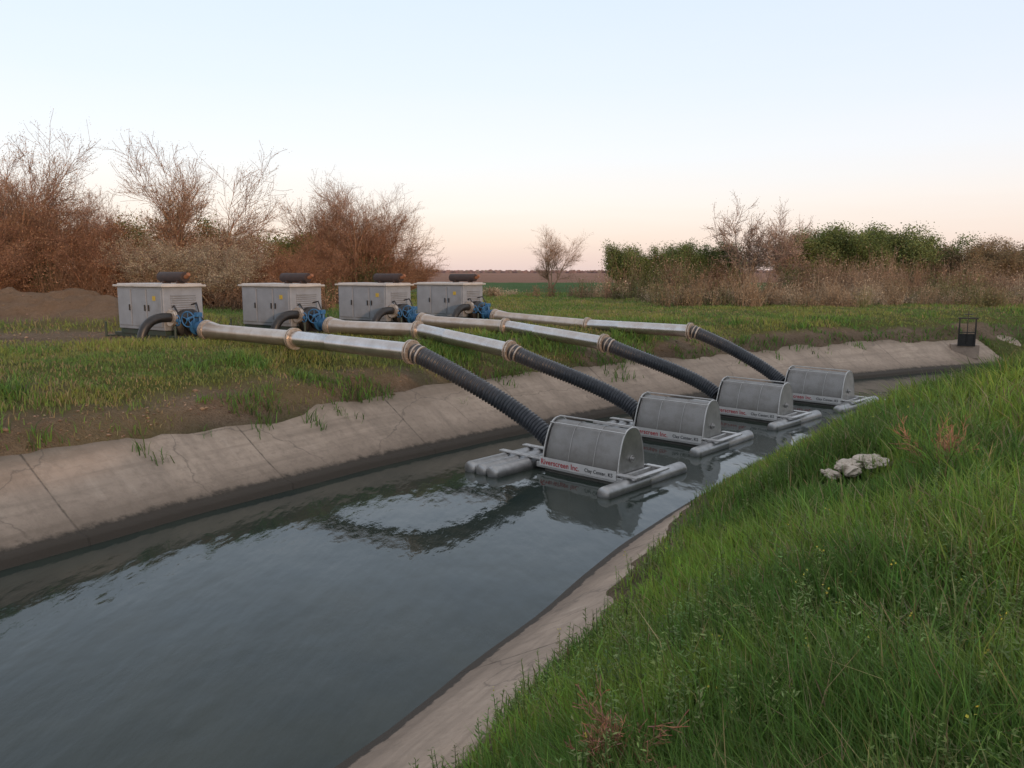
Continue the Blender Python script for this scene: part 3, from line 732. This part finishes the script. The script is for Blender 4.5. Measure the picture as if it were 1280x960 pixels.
# ------------------------------------------------------------------ pipes
def pipe(s,m,e):
    s,m,e=Vector(s),Vector(m),Vector(e)
    root=empty('suction_pipe',s); L=lambda v: Vector(v)-s
    d1=(m-s).normalized(); d2=(e-m).normalized()
    a=MB(); l1=(m-s).length
    a.stack(L(s),L(m),[(.04,.22),(.12,.22),(.42,.175),(l1*.5,.172),(l1-.04,.172)],32)
    a.build('pipe_section',M_gal_sunset,root,smooth=True)
    l2=(e-m).length
    a=MB(); a.stack(L(m),L(e),[(.04,.172),(l2*.33,.172),(l2*.33+.01,.178),(l2*.33+.04,.178),(l2*.33+.05,.172),(l2-.04,.172)],32)
    a.build('pipe_section',M_gal,root,smooth=True)
    for p,d in((s,d1),(m,d1),(e,d2)):
        a=MB(); a.stack(L(p-d*.05),L(p+d*.06),[(0,.235),(.028,.235),(.03,.19),(.055,.19),(.057,.235),(.085,.235)],32)
        q=d.cross(Vector((0,0,1))).normalized(); u=q.cross(d)
        for i in range(12):
            an=2*math.pi*i/12; c=p+(q*math.cos(an)+u*math.sin(an))*.212
            a.tube([L(c-d*.075),L(c+d*.06)],.011,6)
        a.build('flange',M_flange,root,smooth=True)
    info(root,'long galvanised suction pipe with bolted flanges over the bank','pipe','suction pipes from pumps to canal')
mids=[(-4.65,17.05,1.98),(-2.3,19.55,1.98),(-.18,22.1,1.9),(2.3,24.35,1.79)]
ends=[(-1.9,15.1,1.89),(-.04,17.7,1.66),(2.3,19.9,1.63),(5.0,22.4,1.75)]
for s,m,e in zip(starts,mids,ends): pipe(s,m,e)
# ------------------------------------------------------------------ floating intake screens
pd=Vector((.735,-.678,0)); SRZ=math.atan2(pd.y,pd.x); cd=Vector((.678,.735,0))
scr=empty('floating_intake_screen',(0,0,0),SRZ)
cy,cz=.42,.42
HW=.76
SEC=[(.0,.0),(.0,.18),(.025,.34),(.07,.52),(.125,.68),(.185,.79),(.27,.86),(.38,.88),(.49,.85),(.57,.76),(.62,.60),(.65,.38),(.66,.20),(.66,.0)]
def secsm(S,off=0.):
    A=np.array(S); out=[]
    for i in range(len(A)-1):
        a=A[max(i-1,0)];b_=A[i];c_=A[i+1];d_=A[min(i+2,len(A)-1)]
        for t in (0,.33,.66): out.append(.5*((2*b_)+(-a+c_)*t+(2*a-5*b_+4*c_-d_)*t*t+(-a+3*b_-3*c_+d_)*t**3))
    out.append(A[-1]); A=np.array(out); T=np.gradient(A,axis=0); T/=np.linalg.norm(T,axis=1)[:,None]
    return [tuple(p+np.array([-t[1],t[0]])*off) for p,t in zip(A,T)]
def extr(mb,S,x0,x1,tap=0.):
    k=len(S); vs=[(x0*(1-tap*max(0,z-.2)),y,z) for y,z in S]+[(x1*(1-tap*max(0,z-.2)),y,z) for y,z in S]
    mb.add(vs,[tuple(range(k))[::-1],tuple(range(k,2*k))]+[(i,(i+1)%k,(i+1)%k+k,i+k) for i in range(k)])
TP=.04
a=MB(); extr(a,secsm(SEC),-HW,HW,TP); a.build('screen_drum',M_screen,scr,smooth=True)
def xt(xc,z): return xc*(1-TP*max(0,z-.2))
for xc in(-HW-.025,HW+.025):
    a=MB(); S=secsm(SEC,.03); SS=[(S[0][0],.12)]+[q for q in S if q[1]>.13]+[(S[-1][0],.12)]
    sg=1 if xc>0 else -1; extr(a,SS,xc-.006*sg,xc+.006*sg,TP)
    sp=a.build('side_plate',M_alu,scr)
    a=MB(); a.tube([(xt(xc,q[1]),q[0],q[1]) for q in secsm(SEC,.04) if q[1]>.12],.013,8); a.build('plate_rim',M_white,sp,smooth=True)
for y_,z_ in((.15,.85),(.40,.93)):
    f=MB(); f.beam((-xt(HW+.03,z_),y_,z_),(xt(HW+.03,z_),y_,z_),.022,.022); f.build('guard_bar',M_white,scr,bevel=.004)
for xx in(-.26,.26):
    f=MB(); S=secsm(SEC,.004); f.tube([(xx,q[0],q[1]) for q in S if q[1]>.2],.005,6); f.build('screen_rib',M_alu,scr,smooth=True)
f=MB()
f.box((.0,-.04,.13),(1.8,.05,.09)); f.box((0,.85,.17),(1.9,.07,.1))
for xx in(-.84,.84): f.box((xx,.405,.165),(.05,.84,.09))
f.box((.95,-.02,.22),(.42,.10,.03)); f.box((.95,.85,.22),(.42,.10,.03)); f.box((1.12,.415,.22),(.10,.80,.03))
f.box((-1.30,.0,.225),(1.0,.12,.03)); f.box((-1.30,.62,.225),(1.0,.12,.03)); f.box((-.92,.31,.225),(.08,.52,.03))
f.build('float_frame',M_white,scr,bevel=.006)
def floatm(x,y0,y1,r=.125,z=.06):
    m=MB(); L=y1-y0
    pr=[(0,.012)]+[(r*.45*(1-math.cos(t)),r*math.sin(t)) for t in np.linspace(.2,1.5,6)]+[(.1,r)]
    pr+=[(L*.5-.01,r),(L*.5,r+.004),(L*.5+.02,r+.004),(L*.5+.03,r)]+[(L-p,rr) for p,rr in pr[::-1]]
    m.stack((x,y0,z),(x,y1,z),pr,28); return m.build('pontoon',M_float,scr,smooth=True)
floatm(.98,-.72,1.6)
for i in range(3): floatm(-1.12-.268*i,-.98,.82,.13,.075)
npb=MB(); npb.box((-.02,-.072,.20),(1.60,.012,.15)); plate_o=npb.build('name_board',M_board,scr)
def text(body,x,z,size,mat,par,bold=0.,sxs=1.):
    cu=D.curves.new('t','FONT'); cu.body=body; cu.size=size; cu.extrude=.001; cu.offset=bold; cu.space_character=1.06
    to=D.objects.new('t',cu); COL.objects.link(to)
    C.view_layer.update(); me=D.meshes.new_from_object(to.evaluated_get(C.evaluated_depsgraph_get()))
    D.objects.remove(to); me.materials.clear(); me.materials.append(mat)
    o=link('lettering',me,par); o.location=(x,-.0805,z); o.rotation_euler=(math.radians(90),0,0); o.scale=(sxs,1,1); return o
text('Riverscreen Inc.',-.79,.155,.13,M_red,plate_o,.002,.92)
text('Clay Center, KS',.15,.17,.085,M_ink,plate_o,.001,.95)
a=MB(); a.stack((-1.02,cy,cz),(-HW-.03,cy,cz),[(0,.17),(.05,.17),(.052,.13),(.15,.13),(.152,.2),(.22,.2)],20); a.build('hose_coupling',M_black,scr,smooth=True)
a=MB(); a.stack((HW+.03,cy-.08,cz),(HW+.13,cy-.08,cz),[(0,.06),(.03,.06),(.032,.03),(.06,.03)],16); a.build('axle_hub',M_alu,scr,smooth=True)
org=[(1.13,12.95),(3.12,15.7),(5.42,18.2),(7.75,20.4)]
rots=[0,.02,-.03,-.05]
for i,(x,y) in enumerate(org):
    o=scr if i==0 else dup(scr,(0,0,0),SRZ)
    o.location=(x,y,-.02); o.rotation_euler=(0,0,SRZ+rots[i])
    info(o,'floating drum intake screen on aluminium pontoons in the canal','intake screen','floating intake screens in the canal')
# ------------------------------------------------------------------ hoses
for i,(e,m) in enumerate(zip(ends,mids)):
    e=Vector(e); d=(e-Vector(m)).normalized(); ox,oy=org[i]
    t1=Vector((ox,oy,0))+pd*(-1.0)+cd*.42; t1.z=.44
    p0=e+d*.06
    p3=t1; P1=p0+Vector((d.x,d.y,d.z-.28)).normalized()*.75; P2=p3+Vector((-pd.x*.8,-pd.y*.8,.60))*.8
    pts=[];n_=460
    for k_ in range(n_+1):
        t=k_/n_; pts.append(p0*(1-t)**3+P1*3*(1-t)**2*t+P2*3*(1-t)*t*t+p3*t**3)
    Ls=[0]
    for k_ in range(n_): Ls.append(Ls[-1]+(pts[k_+1]-pts[k_]).length)
    rad=[.162+.015*max(-.5,math.sin(2*math.pi*l/.066)) for l in Ls]
    root=empty('suction_hose',e)
    a=MB(); a.tube([p-e for p in pts],rad,22); a.build('ribbed_hose',M_rub,root,smooth=True)
    for off in(.06,.16):
        a=MB(); k_=min(range(len(Ls)),key=lambda q:abs(Ls[q]-off)); tt=(pts[k_+1]-pts[k_]).normalized(); a.stack(pts[k_]-e-tt*.015,pts[k_]-e+tt*.015,[(0,.186),(.03,.186)],24)
        a.build('hose_clamp',M_flange,root)
    info(root,'thick black ribbed hose dropping from pipe to intake screen','hose','black ribbed suction hoses')

# ------------------------------------------------------------------ sluice gate
gt=empty('sluice_gate',(16.3,28.6,.75),math.radians(-20))
a=MB(); a.beam((-.26,0,0),(-.26,0,1.0),.045,.045); a.beam((.26,0,0),(.26,0,1.0),.045,.045); a.beam((-.32,0,1.0),(.32,0,1.0),.05,.05); a.beam((-.26,0,.5),(.26,0,.5),.03,.03)
a.tube([(0,0,.1),(0,0,1.25)],.016,8); a.build('gate_frame',M_black,gt)
a=MB(); a.box((0,.04,.22),(.48,.025,.44)); a.build('gate_leaf',M_black,gt)
a=MB(); a.torus((0,0,1.14),(0,0,1),.13,.012,24,6); a.beam((-.13,0,1.14),(.13,0,1.14),.014,.014); a.beam((0,-.13,1.14),(0,.13,1.14),.014,.014); a.build('handwheel',M_black,gt)
a=MB(); a.box((0,.35,-.2),(.9,.5,.5)); a.build('concrete_abutment',M_conc,gt,bevel=.02)
info(gt,'small dark steel sluice gate frame at the canal edge','sluice gate')

# ------------------------------------------------------------------ rocks, dry weeds
def rock(x,y,s,seed):
    import bmesh
    bm=bmesh.new(); bmesh.ops.create_icosphere(bm,subdivisions=4,radius=1)
    for v in bm.verts:
        c=v.co; k=1+.5*float(vn([c.x*2+seed],[c.y*2+c.z],.9,seed)[0])+.2*float(vn([c.x*5+seed],[c.z*5+c.y*3],.9,seed+3)[0])
        v.co=Vector((c.x*k*s*1.3,c.y*k*s*.85,c.z*k*s*.55))
    me=D.meshes.new('stone'); bm.to_mesh(me); bm.free(); me.materials.append(M_rock)
    zt=float(terrain([x],[y])[0][0]); o=link('stone',me); o.location=(x,y,zt+s*.95); o.rotation_euler=(0,.1,seed)
    info(o,'rough beige stone half sunk in the tall grass','stone','stones in the grass')
for s_ in STONES: rock(*s_)
def dryweed(x,y,h,label):
    r_=random.Random(int(x*100)); segs=[];tips=[]
    for s in range(9):
        a=r_.uniform(0,6.28); grow(r_,Vector((0,0,-.02)),Vector((math.cos(a)*.6,math.sin(a)*.6,1)).normalized(),h*r_.uniform(.7,1),.004,0,2,segs,tips,dict(wig=.15,up=.05,br=[2,2,2],ang=(20,50),len=(.3,.5)))
    A=np.array([list(s[0])+list(s[1])+[s[2],s[3]] for s in segs])
    p=prisms(A[:,:3],A[:,3:6],np.maximum(A[:,6],.002),np.maximum(A[:,7],.0014),4,jit((.34,.18,.11),len(A)))
    o=link('dry_weed',npmesh('dry_weed',p[0],p[1],m_twig,p[2])); o.location=(x,y,float(terrain([x],[y])[0][0])); info(o,label,'weed')
dryweed(3.5,6.5,.44,'reddish dry branching weed standing in grass')
dryweed(.42,2.75,.36,'dead brown branching weed in the near grass')

# ------------------------------------------------------------------ world, sun, camera
W=D.worlds.new('World'); scene.world=W; W.use_nodes=True; nt=W.node_tree
bg=nt.nodes['Background']; out=nt.nodes['World Output']
AZ=math.degrees(math.atan2(.45,-.9))
sky=N(nt,'ShaderNodeTexSky',sky_type='NISHITA'); sky.sun_disc=False; sky.sun_elevation=math.radians(5); sky.sun_rotation=math.radians(AZ)
nt.links.new(sky.outputs[0],bg.inputs[0]); bg.inputs[1].default_value=.05
tc=N(nt,'ShaderNodeTexCoord').outputs['Generated']; sx=N(nt,'ShaderNodeSeparateXYZ'); nt.links.new(tc,sx.inputs[0])
mpn=N(nt,'ShaderNodeMapping'); mpn.inputs['Scale'].default_value=(1.5,1.5,14); nt.links.new(tc,mpn.inputs[0])
cn=noise(nt,mpn.outputs[0],1.4,6,.6)
ad=N(nt,'ShaderNodeMath',operation='MULTIPLY_ADD'); nt.links.new(cn,ad.inputs[0]); ad.inputs[1].default_value=.05; nt.links.new(sx.outputs['Z'],ad.inputs[2])
sb=N(nt,'ShaderNodeMath',operation='SUBTRACT'); nt.links.new(ad.outputs[0],sb.inputs[0]); sb.inputs[1].default_value=.025
c=ramp(nt,sb.outputs[0],[(0.,(.73,.58,.57)),(.035,(.80,.66,.63)),(.08,(.83,.75,.75)),(.14,(.79,.79,.85)),(.22,(.72,.77,.88)),(.34,(.65,.74,.89)),(.6,(.68,.70,.75)),(1.,(.68,.67,.69))])
bg2=N(nt,'ShaderNodeBackground'); nt.links.new(c,bg2.inputs[0]); bg2.inputs[1].default_value=1.04
ads=N(nt,'ShaderNodeAddShader'); nt.links.new(bg.outputs[0],ads.inputs[0]); nt.links.new(bg2.outputs[0],ads.inputs[1]); nt.links.new(ads.outputs[0],out.inputs[0])
sl=D.lights.new('sun','SUN'); sl.energy=1.7; sl.angle=math.radians(2); sl.color=(1,.62,.38)
so=D.objects.new('sun',sl); COL.objects.link(so)
so.rotation_euler=Vector((-.45,.9,-math.tan(math.radians(5)))).to_track_quat('-Z','Y').to_euler()
cam=D.cameras.new('camera'); cam.sensor_width=36; cam.lens=28.1; cam.clip_end=6000; cam.clip_start=.05
co=D.objects.new('camera',cam); COL.objects.link(co); co.location=(0,0,3.4); co.rotation_euler=(math.radians(82),0,0)
scene.camera=co
